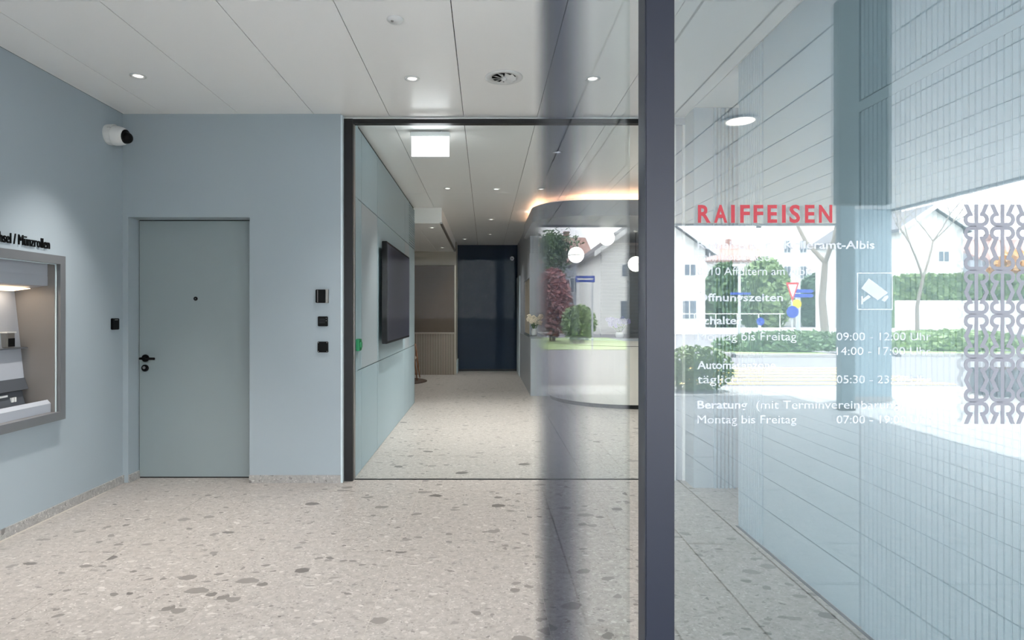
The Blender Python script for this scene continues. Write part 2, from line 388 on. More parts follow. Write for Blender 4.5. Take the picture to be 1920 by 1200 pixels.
# facade: post, fixed pane, header, outer walls
st(bx(.4077, .4828, FY-.037, FY+.037, 0, ZC).build('trim_2', 'frame', None, .003), 'dark blue grey facade post')
fp = struct('window_2', (1.2, FY, 0), 'large reflecting facade pane')
bx(.478, 1.90, FY-.006, FY+.006, .04, ZC).build('pane', 'glass', fp)
bx(.4828, 1.90, FY-.03, FY+.03, 0, .04).build('sill_rail', 'frame', fp)
st(bx(1.90, 1.98, FY-.037, FY+.037, 0, ZC).build('trim_3', 'frame', None, .003), 'dark facade post at the pane end')
st(bx(-1.52, -1.45, FY-.037, FY+.037, 0, ZC).build('trim_4', 'frame', None, .003), 'dark facade post left of the doorway')
wf = struct('wall_front', (-6, FY, 0), 'grey blue facade wall')
m = MB(); m.box(-12, -1.52, FY-.03, FY+.1, 0, ZC); m.box(1.98, 6.4, FY-.03, FY+.1, 0, ZC); m.box(-1.45, .4077, FY-.03, FY+.03, 2.75, ZC)
m.build('cladding', 'paint', wf)
# glass screen standing for the sliding leaf; its motion blur painted as dark gradient
m_, n_, l_, b_ = newmat('painted_blur_glass'); n_.remove(b_)
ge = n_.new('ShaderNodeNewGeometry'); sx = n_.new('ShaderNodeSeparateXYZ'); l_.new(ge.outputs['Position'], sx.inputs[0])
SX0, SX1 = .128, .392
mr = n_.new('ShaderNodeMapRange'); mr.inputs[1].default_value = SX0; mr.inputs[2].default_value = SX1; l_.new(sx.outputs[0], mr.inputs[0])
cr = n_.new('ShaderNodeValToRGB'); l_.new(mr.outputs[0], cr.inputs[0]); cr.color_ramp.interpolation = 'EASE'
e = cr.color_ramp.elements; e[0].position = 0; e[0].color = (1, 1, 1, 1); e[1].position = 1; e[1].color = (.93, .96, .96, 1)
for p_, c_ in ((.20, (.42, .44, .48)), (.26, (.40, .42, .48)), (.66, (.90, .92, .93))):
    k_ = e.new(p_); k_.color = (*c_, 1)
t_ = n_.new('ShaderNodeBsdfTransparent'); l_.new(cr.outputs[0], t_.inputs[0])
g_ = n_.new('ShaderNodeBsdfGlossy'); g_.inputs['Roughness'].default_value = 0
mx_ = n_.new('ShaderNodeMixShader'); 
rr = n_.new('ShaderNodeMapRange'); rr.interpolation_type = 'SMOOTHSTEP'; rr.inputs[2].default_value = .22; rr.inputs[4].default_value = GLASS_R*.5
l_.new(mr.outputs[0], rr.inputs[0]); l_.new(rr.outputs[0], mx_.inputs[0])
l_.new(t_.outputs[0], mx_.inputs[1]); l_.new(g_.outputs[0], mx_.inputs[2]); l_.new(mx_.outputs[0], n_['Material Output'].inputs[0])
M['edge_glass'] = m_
gs = struct('window_3', (.27, FY+.07, 0), 'narrow glass door leaf beside the post with its motion blur painted as a dark edge')
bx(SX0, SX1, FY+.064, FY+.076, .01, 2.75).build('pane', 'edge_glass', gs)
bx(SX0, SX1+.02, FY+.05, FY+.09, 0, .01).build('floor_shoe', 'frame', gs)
# customer hall shell
wcl = struct('wall_corridor_left', (-1.09, 7, 0), 'pale blue panelled wall with display')
bx(-1.40, -1.105, YP+.125, 9.43, 0, ZC).build('core', 'gap', wcl)
bx(-1.40, -1.093, YP, YP+.125, 0, ZC-.02).build('end_post', 'panel', wcl)
segs = [5.13, 5.40, 6.19, 8.30, 8.77, 9.45]; rows = [(.004, .886), (.894, 2.352), (2.360, 2.965)]
for i in range(5):
    for j, (z0, z1) in enumerate(rows):
        if i == 4 and j == 2: continue
        mt = 'panel_grey' if j == 1 and i in (1, 3) else 'panel'
        bx(-1.107, -1.09, segs[i]+.004, segs[i+1]-.004, z0, z1).build('wall_panel', mt, wcl)
lv = bx(-1.107, -1.10, 8.772, 9.448, 2.358, 2.965).build('grille', 'gap', wcl)
for k in range(17): bx(-1.104, -1.088, 8.775, 9.446, 2.366+.0355*k, 2.366+.0355*k+.022).build('slat', 'panel', lv)
bx(-1.40, -1.09, 9.43, 9.45, 0, ZC).build('end_board', 'panel', wcl)
# dropped soffit over the waiting corner, beige wall, navy end wall
so = struct('ceiling_drop', (-2, 11, 2.76), 'lowered white ceiling over the waiting corner')
bx(-4.6, -.67, 9.42, 13.75, 2.772, ZC-.001).build('box', 'ceil', so)
for a, b2 in ((-4.6, -2.302), (-2.298, -1.692), (-1.688, -1.082), (-1.078, -.70)):
    bx(a, b2, 9.43, 13.74, 2.76, 2.772).build('ceiling_panel', 'ceil', so)
bx(-.70, -.66, 9.42, 13.75, 2.752, 2.775).build('edge_profile', 'alu', so)
wbe = struct('wall_waiting', (-2, 13.7, 0), 'beige wall with brown panel and ribbed wainscot')
bx(-4.6, -.66, 13.74, 13.95, 0, 2.772).build('plaster', 'beige', wbe)
bx(-4.6, -.69, 13.72, 13.74, .95, 2.45).build('felt_panel', 'brown', wbe)
bx(-4.6, -.67, 13.69, 13.74, .915, .945).build('cap_rail', 'taupe', wbe)
bat = mesh_of(bx(0, .024, 0, .022, 0, .914), 'batten', 'taupe', .002)
bx(-4.6, -.67, 13.72, 13.74, 0, .915).build('wainscot_back', 'brown', wbe)
copies(bat, 'batten', [(-.702-.037*k, 13.70, 0) for k in range(42)], wbe)
bx(-.69, -.655, 13.69, 13.95, 0, 2.77).build('edge_profile', 'beige', wbe)
bx(-.655, -.64, 13.95, 14.58, 0, .3).build('corner_guard', 'alu_lt', wbe)
wn_ = struct('wall_far', (0, YE, 0), 'dark navy blue end wall')
bx(-.9, 1.3, YE, YE+.15, .045, ZC).build('plaster', 'blue_wall', wn_)
bx(-.9, 1.3, YE-.01, YE+.15, 0, .045).build('base_strip', 'frame_black', wn_)
bx(-.9, -.66, 13.95, YE, 0, ZC).build('return', 'beige', wn_)
# right side of the corridor: grey pier with ribbed head
wcr = struct('wall_corridor_right', (.76, 11, 0), 'grey pier wall with ribbed upper part')
bx(.765, 1.03, 10.5, YE, 2.0, ZC).build('upper', 'grey_wall', wcr)
bx(.765, 1.03, 12.2, YE, 0, 2.0).build('lower', 'grey_wall', wcr)
bx(.79, 1.03, 10.5, 12.2, 1.0, 2.0).build('lit_niche', 'beige', wcr)
bx(.755, 1.60, 10.46, 10.5, .0, 2.40).build('front_panel', 'grey_wall', wcr)
bx(.765, 1.60, 10.47, 10.5, 2.40, ZC).build('head_board', 'grey_wall', wcr)
grib = mesh_of(bx(0, .024, 0, .02, 0, .598), 'rib_grey', 'grey_wall', .002)
copies(grib, 'rib', [(.768+.044*k, 10.452, 2.402) for k in range(19)], wcr)
bx(.752, .764, 10.46, 13.35, 0, .955).build('lower_board', 'counter', wcr)
bx(.74, .77, 13.4, 14.5, 0, 2.2).build('door_lining', 'alu_lt', wcr)
wsl = struct('wall_reception', (3, 11.6, 0), 'grey slatted wall behind the desk')
bx(1.03, 4.8, 11.7, 11.8, 0, ZC).build('board', 'grey_wall', wsl)
for k in range(30): bx(2.2, 4.8, 11.665, 11.7, .95+.066*k, .95+.066*k+.04).build('slat', 'counter', wsl)
m = MB(); m.box(-4.8, -4.6, YP, 15, 0, ZC); m.box(4.8, 5, YP, 15, 0, ZC); m.box(-4.8, 5, 14.75, 15, 0, ZC); m.box(1.66, 5, 5.05, YP+.1, 0, ZC); m.box(-4.8, XL-.2, YP, YP+.12, 0, ZC)
st(m.build('wall_outer', 'stonewhite'), 'outer shell of the building')
# canopy / building slab over the forecourt, soffit panels
cn = struct('canopy', (-2, -4, ZC), 'deep canopy over the forecourt with pale soffit panels')
bx(-12, 6.4, R(11.2), 15.2, ZC+.06, ZC+.5).build('slab', 'housegrey', cn)
bx(-12, 6.40, R(11.2), FY-.0, ZC+.03, ZC+.06).build('backing', 'gap', cn)
sx_ = [1.95+.41*k for k in range(-9, 12)]
for i in range(len(sx_)-1):
    for (a, b2) in ((R(11.15), R(8.2)), (R(8.2), R(5.1)), (R(5.1), FY-.04)):
        bx(sx_[i]+.008, min(sx_[i+1]-.008, 6.36), a+.003, b2-.003, ZC, ZC+.03).build('soffit_panel', 'soffit', cn)
bx(-12, sx_[0], R(11.15), FY-.04, ZC, ZC+.03).build('soffit_panel', 'soffit', cn)
bx(6.40, 6.46, R(11.26), FY, ZC-.03, ZC+.52).build('fascia', 'galv', cn)
bx(-12, 6.46, R(11.26), R(11.2), ZC-.03, ZC+.52).build('fascia', 'galv', cn)
# forecourt paving
pv = struct('pavement', (2, -3, 0), 'grey stone slab forecourt')
bx(-14, 7.3, R(11.4), FY-.03, -.2, -.006).build('joint_bed', 'gap', pv)
slab = mesh_of(bx(.006, .374, .006, 1.094, -.03, 0), 'slab', 'paver')
half = mesh_of(bx(.006, .374, .006, .544, -.03, 0), 'half_slab', 'paver')
for i in range(-1, 18, 2): copies(half, 'paving_slab', [(.45+.38*i, R(11.4)+.02, 0)], pv)
sl_spots = []
for i in range(-2, 18):
    for j in range(9):
        off = .55 if i % 2 else 0
        sl_spots.append((.45+.38*i, R(11.4)+.02+1.1*j+off-.3*0, 0))
for s_ in sl_spots:
    if s_[1]+1.1 > FY-.03: continue
    copies(slab, 'paving_slab', [s_], pv)
bx(-14, .45-.76, R(11.4), FY-.04, -.03, 0).build('paving_field', 'paver', pv)
bx(.45-.76, 7.29, FY-.65, FY-.04, -.03, -.001).build('paving_field', 'paver', pv)
sr = struct('street', (0, -30, 0), 'pale asphalt street')
bx(-80, 120, R(150), R(11.4), -.25, -.012).build('asphalt', 'asphalt', sr)
bx(7.3, 120, R(11.4), 6, -.25, -.012).build('asphalt', 'asphalt', sr)
bx(-14, 9.5, R(11.55), R(11.4), -.2, .0).build('kerb', 'concrete', sr)
bx(7.3, 9.5, R(11.4), R(4), -.05, -.002).build('walkway', 'concrete', sr)
bx(-20, 60, R(46), R(40.2), -.05, .08).build('walkway', 'concrete', sr)
# ================================================================== OBJECTS INSIDE
def spot(parent, loc, w, ang=105, aim=(0, 0, -1), col=(1, .95, .89)):
    d = bpy.data.lights.new('lamp_light', 'SPOT'); d.energy = w; d.spot_size = math.radians(ang); d.spot_blend = 1.0; d.shadow_soft_size = .035; d.color = col
    o = bpy.data.objects.new('lamp_light', d); C.objects.link(o); put(o, parent); o.location = loc
    o.rotation_euler = Vector(aim).to_track_quat('-Z', 'Y').to_euler(); return o
def downlight(x, y, z, w, label, group, ang=105, aim=(0, 0, -1), r=.05):
    t = thing('downlight', label, 'downlight', (x, y, z), group)
    MB().lathe([(r, 0), (r+.004, -.004), (r-.006, -.008), (r-.014, -.006), (r-.02, .001)], (x, y, z), seg=28).build('trim_ring', 'white', t, smooth=True)
    MB().lathe([(r-.018, -.001), (r-.024, -.004), (.0, -.005)], (x, y, z), seg=24).build('lens', 'lamp_dim', t)
    if w: spot(t, (x, y, z-.02), w, ang, aim)
GV, GH = 'recessed downlights in the entrance lobby ceiling', 'recessed downlights in the customer hall ceiling'
downlight(-.504, 4.234, ZC, SPOT_W, 'white recessed ceiling downlight in front of the lit exit sign', GV)
downlight(.74, 4.234, ZC, SPOT_W, 'white recessed ceiling downlight seen through the glass screen', GV)
downlight(-2.37, 4.186, ZC, SPOT_W*2.1, 'white recessed ceiling downlight near the wall camera', GV, 72, (-.05, -.1, -1))
for x, y, lb in ((-2.37, 2.6, 'near the doorway, above the cash machine wall'), (-.9, 2.5, 'near the middle of the open doorway'), (.6, 2.5, 'just inside the glass screen by the post')): downlight(x, y, ZC, SPOT_W*(2.0 if x < -2 else 1.0), 'unseen added ceiling downlight '+lb, GV)  # unseen near row, added to brighten the lobby
hall = [(-.49, 7.96), (.144, 8.0), (.724, 6.17), (.73, 8.0), (.74, 9.8), (-.446, 13.4), (-.49, 6.17), (.1, 10.6), (.1, 12.6)]
HL = ['beyond the exit sign, in the panel row beside the blue wall', 'in the middle panel row, before the ring lamp', 'behind the glass screen', 'just before the glowing ceiling ring',
      'beside the ribbed grey pier head', 'right before the navy end wall', 'directly behind the lit exit sign', 'before the navy wall, middle panel row', 'nearest to the navy wall, middle panel row']
for (x, y), lb in zip(hall, HL): downlight(x, y, ZC, SPOT_W*(2.1 if y < 10 else .75), 'small white downlight '+lb, GH, 78 if x < -.4 else 105)
downlight(-.86, 9.9, 2.76, SPOT_W*.5, 'small white downlight in the lowered ceiling, at its front edge', 'downlights in the lowered ceiling')
downlight(-.9, 12.9, 2.76, SPOT_W*.45, 'small white downlight in the lowered ceiling, by the beige wall', 'downlights in the lowered ceiling')
downlight(-2.6, 11.2, 2.76, SPOT_W*.6, 'small white downlight in the lowered ceiling, over the rug', 'downlights in the lowered ceiling')
for x, y, lb in ((2.4, 6.6, 'behind the niche wall'), (3.2, 7.6, 'between niche wall and reception desk')): downlight(x, y, ZC, SPOT_W, 'white downlight in the hall ceiling '+lb, GH)
# smoke detector, air diffuser
t = thing('smoke_detector', 'flat round white detector on the lobby ceiling', 'smoke detector', (-.497, 3.38, ZC))
MB().lathe([(.046, 0), (.046, -.006), (.04, -.012), (.0, -.013)], (-.497, 3.38, ZC), seg=28).build('base_disc', 'white', t, smooth=True)
MB().lathe([(.008, -.012), (.007, -.018), (0, -.018)], (-.512, 3.372, ZC), seg=12).build('sensor_eye', 'alu', t)
t = thing('air_diffuser', 'round white swirl air diffuser with vanes in the lobby ceiling', 'air vent', (.128, 4.215, ZC))
MB().lathe([(.130, 0), (.130, -.004), (.112, -.007), (.085, -.004), (.083, .0)], (.128, 4.215, ZC), seg=40).build('outer_ring', 'white', t, smooth=True)
MB().lathe([(.084, -.001), (0, -.001)], (.128, 4.215, ZC), seg=32).build('throat', 'gap', t)
for k in range(10):
    a = 2*math.pi*k/10; c, s = math.cos(a), math.sin(a); m = MB()
    def P(r, w, h): return (.128+r*c-w*s, 4.215+r*s+w*c, ZC+h)
    m.add([P(.02, -.006, -.004), P(.083, -.022, -.003), P(.083, .018, -.014), P(.02, .006, -.014)], [(0, 1, 2, 3)])
    m.add([P(.02, -.006, -.005), P(.083, -.022, -.004), P(.083, .018, -.015), P(.02, .006, -.015)], [(3, 2, 1, 0)])
    m.build('vane', 'white', t)
MB().lathe([(.022, -.003), (.02, -.016), (.01, -.024), (0, -.026)], (.128, 4.215, ZC), seg=20).build('hub', 'white', t, smooth=True)
# exit sign
ex, ey = -.488, 5.45
t = thing('exit_sign', 'lit white exit sign box hanging from the ceiling behind the partition', 'exit sign', (ex, ey, 2.9))
bx(ex-.176, ex+.176, ey-.03, ey+.03, 2.945, 2.985).build('housing', 'white', t, .004)
for q in (-.1, .09): bx(ex+q, ex+q+.01, ey-.006, ey+.006, 2.985, ZC).build('hanger', 'white', t)
bx(ex-.166, ex+.166, ey-.008, ey+.008, 2.772, 2.945).build('light_panel', 'exit', t)
# wall camera on the left wall
cxw = (XL, 4.80, 2.775)
t = thing('dome_camera', 'white dome security camera with black lens on the left wall', 'camera', cxw)
ax = Vector((1, -.05, -.12)).normalized()
MB().lathe([(.078, 0), (.080, .01), (.080, .055)], cxw, (1, 0, 0), 32).build('mount_ring', 'white', t, smooth=False)
MB().lathe([(.076, .055), (.077, .062), (.074, .09), (.066, .125), (.056, .14), (.050, .136)], cxw, ax, 32).build('housing', 'white', t, smooth=True)
MB().lathe([(.054, .130), (.054, .146), (.046, .152)], cxw, ax, 28).build('visor', 'black', t, smooth=True)
p = Vector(cxw)+ax*.150+Vector((0, 0, -.008)); MB().sphere(p, .044, 20, 14).build('lens_ball', 'black', t, smooth=True)
bx(XL+.03, XL+.055, 4.73, 4.745, 2.80, 2.815).build('latch', 'atm_dk', t)
# small readers
def reader(x, z, w, h, d, label, kind):
    t = thing('access_reader' if kind == 0 else ('intercom' if kind == 1 else 'socket_plate'), label, 'card reader' if kind == 0 else ('intercom' if kind == 1 else 'wall plate'), (x, YB, z))
    if kind == 1:
        bx(x-w/2, x+w/2, YB-.012, YB, z-h/2, z+h/2).build('back_plate', 'alu', t, .002)
        bx(x-w/2, x+w/2-.022, YB-.032, YB-.012, z-h/2+.001, z+h/2-.001).build('body', 'black', t, .004)
        bx(x+w/2-.020, x+w/2, YB-.030, YB-.012, z-h/2, z+h/2).build('side_strip', 'alu', t, .003)
        bx(x-w/2+.017, x-w/2+.021, YB-.0335, YB-.032, z-h/2+.006, z+h/2-.006).build('accent_line', 'alu', t)
    else:
        b = bx(x-w/2, x+w/2, YB-d, YB, z-h/2, z+h/2).build('body', 'black', t, .004)
        if kind == 0:
            for k in range(3): bx(x-w/2+.012, x+w/2-.02, YB-d-.001, YB-d, z-.012+.014*k, z-.010+.014*k).build('rib_line', 'atm_dk', t)
            for k in range(2): MB().lathe([(.003, 0), (.0025, .0015)], (x+w/2-.011, YB-d, z+.005+.02*k), (0, -1, 0), 10).build('led', 'alu', t)
        else:
            for sx in (-1, 1):
                for sz in (-1, 1): MB().lathe([(.004, 0), (.003, .002)], (x+sx*(w/2-.008), YB-d, z+sz*(h/2-.008)), (0, -1, 0), 10).build('screw', 'alu', t)
x, z = dpx(605, 555.5, YB); reader(x, z, .102, .110, .03, 'black wall intercom with silver side strip, above the two black plates', 1)
x, z = dpx(606, 602.5, YB); reader(x, z, .080, .080, .018, 'small black card reader between intercom and screwed plate', 0)
x, z = dpx(606, 650.5, YB); reader(x, z, .086, .088, .018, 'square black wall plate with four corner screws under the card reader', 2)
t = thing('wall_reader', 'small black reader box on the left wall beside the door', 'card reader', (XL, 4.87, 1.3))
z = CH+(VY-607.5)*4.87/FPX
bx(XL, XL+.02, 4.826, 4.914, z-.045, z+.045).build('body', 'black', t, .004)
bx(XL+.02, XL+.0215, 4.85, 4.89, z+.03, z+.036).build('indicator', 'alu', t)
# cash machine set into the left wall
t = thing('cash_machine', 'grey coin and banknote changing machine set into the left wall', 'cash machine', (XL, 3.62, .7))
yo0, yo1, zo0, zo1 = 3.0, 4.25, .648, 1.772; fr = .042; b_ = .052
m = MB(); m.box(XL, XL+fr, yo1-b_, yo1, zo0, zo1); m.box(XL, XL+fr, yo0, yo0+b_, zo0, zo1); m.box(XL, XL+fr, yo0+b_, yo1-b_, zo1-b_-.005, zo1); m.box(XL, XL+fr, yo0+b_, yo1-b_, zo0, zo0+b_+.005)
m.build('frame', 'atm_frame', t)
m = MB(); iy0, iy1, iz0, iz1 = yo0+b_, yo1-b_, zo0+b_+.005, zo1-b_-.005
m.box(XL+.012, XL+.02, iy1-.012, iy1-.006, iz0, iz1); m.box(XL+.012, XL+.02, iy0, iy1-.006, iz1-.006, iz1); m.build('inner_trim', 'alu_lt', t)
xb = XL-.34
bx(xb, XL+.01, iy1-.014, iy1-.004, iz0, iz1).build('side_cheek', 'atm_in', t); bx(xb, XL+.01, iy0-.01, iy0, iz0, iz1).build('side_cheek', 'atm_in', t)
m = MB(); m.box(xb, XL-.0, iy0, iy1-.014, iz1, iz1+.01); m.box(xb, XL, iy0, iy1-.014, iz0-.01, iz0); m.box(xb-.02, xb, iy0, iy1, iz0, iz1); m.build('casing', 'atm_in', t)
hd = MB().prism([(XL-.035, iz1), (XL-.035, iz1-.075), (XL-.045, iz1-.15), (xb, iz1-.19), (xb, iz1)], lambda u, v, w: (u, w, v), iy0, iy1-.016).build('hood', 'atm_lt', t)
bx(XL-.041, XL-.034, iy0, iy1-.016, iz1-.15, iz1-.085).build('hood_strip', 'atm_lt', hd)
MB().prism([(XL-.12, iz1-.168), (XL-.24, iz1-.1835), (XL-.24, iz1-.187), (XL-.12, iz1-.1715)], lambda u, v, w: (u, w, v), iy0+.1, iy1-.06).build('light_panel', 'atm_light', hd)
ad = bpy.data.lights.new('machine_light', 'AREA'); ad.shape = 'RECTANGLE'; ad.size = .95; ad.size_y = .1; ad.energy = .8; ad.color = (1, .86, .7)
ao = bpy.data.objects.new('machine_light', ad); C.objects.link(ao); put(ao, hd); ao.location = (XL-.18, (iy0+iy1)/2-.02, iz1-.195); ao.rotation_euler = (0, 0, math.pi/2)
fw = lambda u, v, w: (u, w, v)
yi = iy1-.016
fc = MB().prism([(xb, iz1-.17), (XL-.262, iz1-.17), (XL-.195, iz0+.235), (XL-.22, iz0+.235), (xb, iz0+.235)], fw, iy0, yi).build('front_panel', 'atm_lt', t)
zr = CH+(VY-638)*4.1/FPX
MB().prism([(XL-.26, zr-.06), (XL-.17, zr-.058), (XL-.17, zr-.05), (XL-.26, zr-.048)], fw, iy0, yi).build('ledge', 'atm_dk', fc)
bx(XL-.25, XL-.185, 4.02, 4.09, zr-.048, zr+.05).build('card_slot_block', 'alu', fc, .004)
bx(XL-.186, XL-.183, 4.03, 4.085, zr-.04, zr+.015).build('card_slot', 'black', fc)
bx(XL-.24, XL-.18, 4.015, 4.095, zr+.05, zr+.058).build('slot_rim', 'white', fc)
bx(XL-.25, XL-.215, 3.25, 3.75, 1.15, 1.48).build('touch_screen', 'screen', fc)
MB().prism([(xb, iz0+.235), (XL-.19, iz0+.235), (XL-.165, iz0+.16), (XL-.2, iz0+.15), (xb, iz0+.15)], fw, iy0, yi).build('dark_band', 'atm_dk', t)
db = MB().prism([(xb, iz0+.15), (XL-.195, iz0+.15), (XL-.17, iz0+.055), (xb, iz0+.055)], fw, iy0, yi-.02).build('dispenser', 'atm_dk', t)
bx(XL-.186, XL-.176, 3.70, 4.015, iz0+.125, iz0+.138).build('receipt_slot', 'white', db)
for k in (0, 1): bx(XL-.186, XL-.172, 4.045+.024*k, 4.06+.024*k, iz0+.085, iz0+.115).build('button', 'white', db)
MB().prism([(XL-.012, iz0+.001), (XL-.012, iz0+.06), (XL-.035, iz0+.085), (XL-.16, iz0+.05), (XL-.16, iz0+.001)], fw, iy0, yi).build('tray_lip', 'atm_lt', t)
t = thing('wall_lettering', 'black raised lettering on the left wall above the cash machine', 'lettering', (XL, 3.9, 1.81))
o = text_mesh('letters', 'Wechsel / M\u00fcnzrollen', .0, .064, .555, lambda u, v, w: (XL+w, 4.147-.555+u, 1.813+v), 'black', t, depth=.008)
# wall display in the hall
t = thing('wall_display', 'large dark flat screen display on the pale blue hall wall', 'display', (-1.05, 7.2, 1.06))
bx(-1.055, -1.003, 6.25, 8.10, 1.065, 2.115).build('casing', 'black', t, .004)
bx(-1.004, -1.0, 6.275, 8.075, 1.09, 2.09).build('screen', 'screen', t)
bx(-1.09, -1.055, 6.7, 7.7, 1.35, 1.85).build('mount', 'black', t)
t = thing('emergency_button', 'small green emergency door release box on the pale blue wall', 'button box', (-1.09, 5.2, 1.1))
bx(-1.09, -1.06, 5.16, 5.27, 1.06, 1.16).build('housing', 'green', t, .004)
bx(-1.06, -1.05, 5.19, 5.24, 1.085, 1.135).build('cover', 'green', t, .002)
# far small detector on the navy wall
t = thing('wall_sensor', 'tiny white motion sensor high on the navy wall', 'sensor', (.635, YE, 2.68))
MB().lathe([(.05, 0), (.048, .03), (.03, .05), (0, .055)], (.635, YE, 2.68), (0, -1, 0), 16).build('body', 'white', t, smooth=True)
MB().lathe([(.02, .05), (.012, .062), (0, .064)], (.635, YE, 2.67), (0, -1, 0), 12).build('lens', 'alu', t)
# reception counter + round desk + ring + globes
t = thing('side_counter', 'grey lacquered counter in front of the grey pier', 'counter', (.9, 10.3, 0))
bx(.752, 1.60, 10.205, 10.455, 0, .955).build('front', 'counter', t)
bx(.740, 1.60, 10.19, 10.455, .955, .995).build('top', 'counter_top', t, .003)
dcx, dcy, dr_ = 2.25, 10.0, 1.22
t = thing('reception_desk', 'round pale reception desk under the glowing ring', 'reception desk', (dcx, dcy, 0))
def arc(a0, a1, r0, r1, z0, z1, n=40):
    o_ = [(r1*math.cos(a0+(a1-a0)*k/n), r1*math.sin(a0+(a1-a0)*k/n)) for k in range(n+1)]
    i_ = [(r0*math.cos(a0+(a1-a0)*k/n), r0*math.sin(a0+(a1-a0)*k/n)) for k in range(n, -1, -1)]
    pts = o_+i_; vs = [(dcx+u, dcy+v, z) for z in (z0, z1) for u, v in pts]; N = len(pts); fs = []
    for k in range(n):
        fs += [(k, k+1, N-2-k, N-1-k), (N+k, N+N-1-k, N+N-2-k, N+k+1)]
    fs += [(k, N+k, N+(k+1) % N, (k+1) % N) for k in range(N)]
    return MB().add(vs, fs)
a0, a1 = math.pi*.98, math.pi*1.9
arc(a0, a1, dr_-.06, dr_, .06, .98).build('curved_front', 'desk', t)
arc(a0, a1, dr_-.09, dr_-.03, 0, .06).build('plinth', 'gap', t)
arc(a0, a1, dr_-.45, dr_+.02, .98, 1.01).build('worktop', 'counter', t)
arc(a0, a1, dr_-.005, dr_+.006, .90, .905).build('shadow_line', 'gap', t)
t = thing('ring_ceiling_lamp', 'large round grey ceiling drum with a warm glowing edge', 'ceiling lamp', (2.25, 9.9, 2.7))
def rrect(x0, x1, y0, y1, r, n=14):
    P_ = []
    for cx_, cy_, a_ in ((x1-r, y1-r, 0), (x0+r, y1-r, 90), (x0+r, y0+r, 180), (x1-r, y0+r, 270)):
        P_ += [(cx_+r*math.cos(math.radians(a_+90*k/n)), cy_+r*math.sin(math.radians(a_+90*k/n))) for k in range(n+1)]
    return P_
dz = lambda u, v, w: (u, v, w)
MB().prism(rrect(.68, 4.2, 8.30, 11.5, .75), dz, 2.70, 2.915).build('drum', 'grey_wall', t)
MB().prism(rrect(.75, 4.13, 8.37, 11.43, .70), dz, 2.915, 2.945).build('glow_strip', 'led', t)
MB().prism(rrect(.95, 3.9, 8.6, 11.2, .6), dz, 2.945, 2.999).build('hanger_core', 'ceil', t)
GP = 'opal globe pendants over the reception desk'
for (px2, py2, d, r, lb) in ((1138, 446, 9.95, .122, 'opal globe pendant, highest of the three over the desk'), (1080, 478, 9.5, .124, 'opal globe pendant hanging closest to the grey pier'), (1192, 495, 9.8, .12, 'opal globe pendant hanging lowest, beside the dark post')):
    x = (px2-VX)*d/FPX; z = CH+(VY-py2)*d/FPX
    t = thing('globe_pendant', lb, 'pendant lamp', (x, d, z), GP)
    MB().sphere((x, d, z), r, 28, 18).build('globe', 'globe', t, smooth=True)
    MB().lathe([(r+.001, -.004), (r+.003, 0), (r+.001, .004)], (x, d, z-.008), seg=32).build('belt_ring', 'frame_black', t)
    MB().tube([(x, d, z+r), (x, d, 2.70)], .004, 6).build('cord', 'frame_black', t)
    MB().lathe([(.03, 0), (.03, -.02), (.01, -.03)], (x, d, 2.70), seg=16).build('ceiling_cup', 'white', t)
# flowers on the counter and on the desk
def bouquet(name, label, cx_, cy_, cz, vase, pet, n, spread, hgt):
    t = thing(name, label, 'flowers', (cx_, cy_, cz))
    MB().lathe(vase, (cx_, cy_, cz), seg=24).build('vase', 'white', t, smooth=True)
    vh = max(h for r, h in vase); stems = MB()
    heads = []
    for k in range(n):
        a = random.uniform(0, 6.28); r = spread*math.sqrt(random.random()); p = Vector((cx_+r*math.cos(a), cy_+r*math.sin(a)*.6, cz+vh+hgt*random.uniform(.45, 1)))
        stems.tube([(cx_, cy_, cz+vh*.6), ((cx_+p.x)/2, (cy_+p.y)/2, cz+vh+hgt*.3), p], .003, 5); heads.append(p)
    stems.build('stems', 'leaf', t)
    for p in heads:
        m = MB()
        for q in range(16):
            v = Vector((random.gauss(0, 1), random.gauss(0, 1), random.gauss(0, 1))).normalized()*.028
            m.sphere(p+v, .014, 6, 4)
        m.build('blossom', pet, t)
    m = MB()
    for k in range(14):
        a = random.uniform(0, 6.28); c, s = math.cos(a), math.sin(a); L = random.uniform(.06, .11); z0 = cz+vh+random.uniform(-.01, hgt*.5)
        m.add([(cx_, cy_, z0), (cx_+L*.5*c-.02*s, cy_+L*.5*s+.02*c, z0+.03), (cx_+L*c, cy_+L*s, z0+.02), (cx_+L*.5*c+.02*s, cy_+L*.5*s-.02*c, z0+.035)], [(0, 1, 2, 3)])
    m.build('leaves', 'leaf', t)
bouquet('flower_vase', 'cream blossoms in a white vase on the grey counter', .83, 10.40, .995, [(.03, 0), (.045, .02), (.05, .07), (.035, .11), (.038, .12)], 'petal', 18, .12, .22)
bouquet('flower_vase', 'lilac blossoms in a white vase on the round desk', 1.98, 9.05, 1.01, [(.04, 0), (.06, .03), (.06, .06), (.05, .09)], 'purple', 20, .17, .20)
t = tag(MB().lathe([(.05, 0), (.07, .01), (.165, .055), (.172, .065), (.166, .066), (.07, .022), (0, .018)], (1.05, 10.30, .9955), seg=36).build('bowl', 'white', None, smooth=True), 'wide white shallow bowl on the grey counter', 'bowl')
for k in range(4):
    tag(bx(1.20+.01*k, 1.42-.012*k, 10.24, 10.40, .996+.021*k, 1.016+.021*k).build('brochure_pad', ['signblue', 'white', 'counter_top', 'white'][k], None, .002), ['blue pad at the bottom of the pile beside the white bowl', 'white pad on the blue one beside the white bowl', 'grey pad between two white pads beside the bowl', 'white pad on top of the pile beside the bowl'][k], 'pad', 'pads piled on the grey counter')
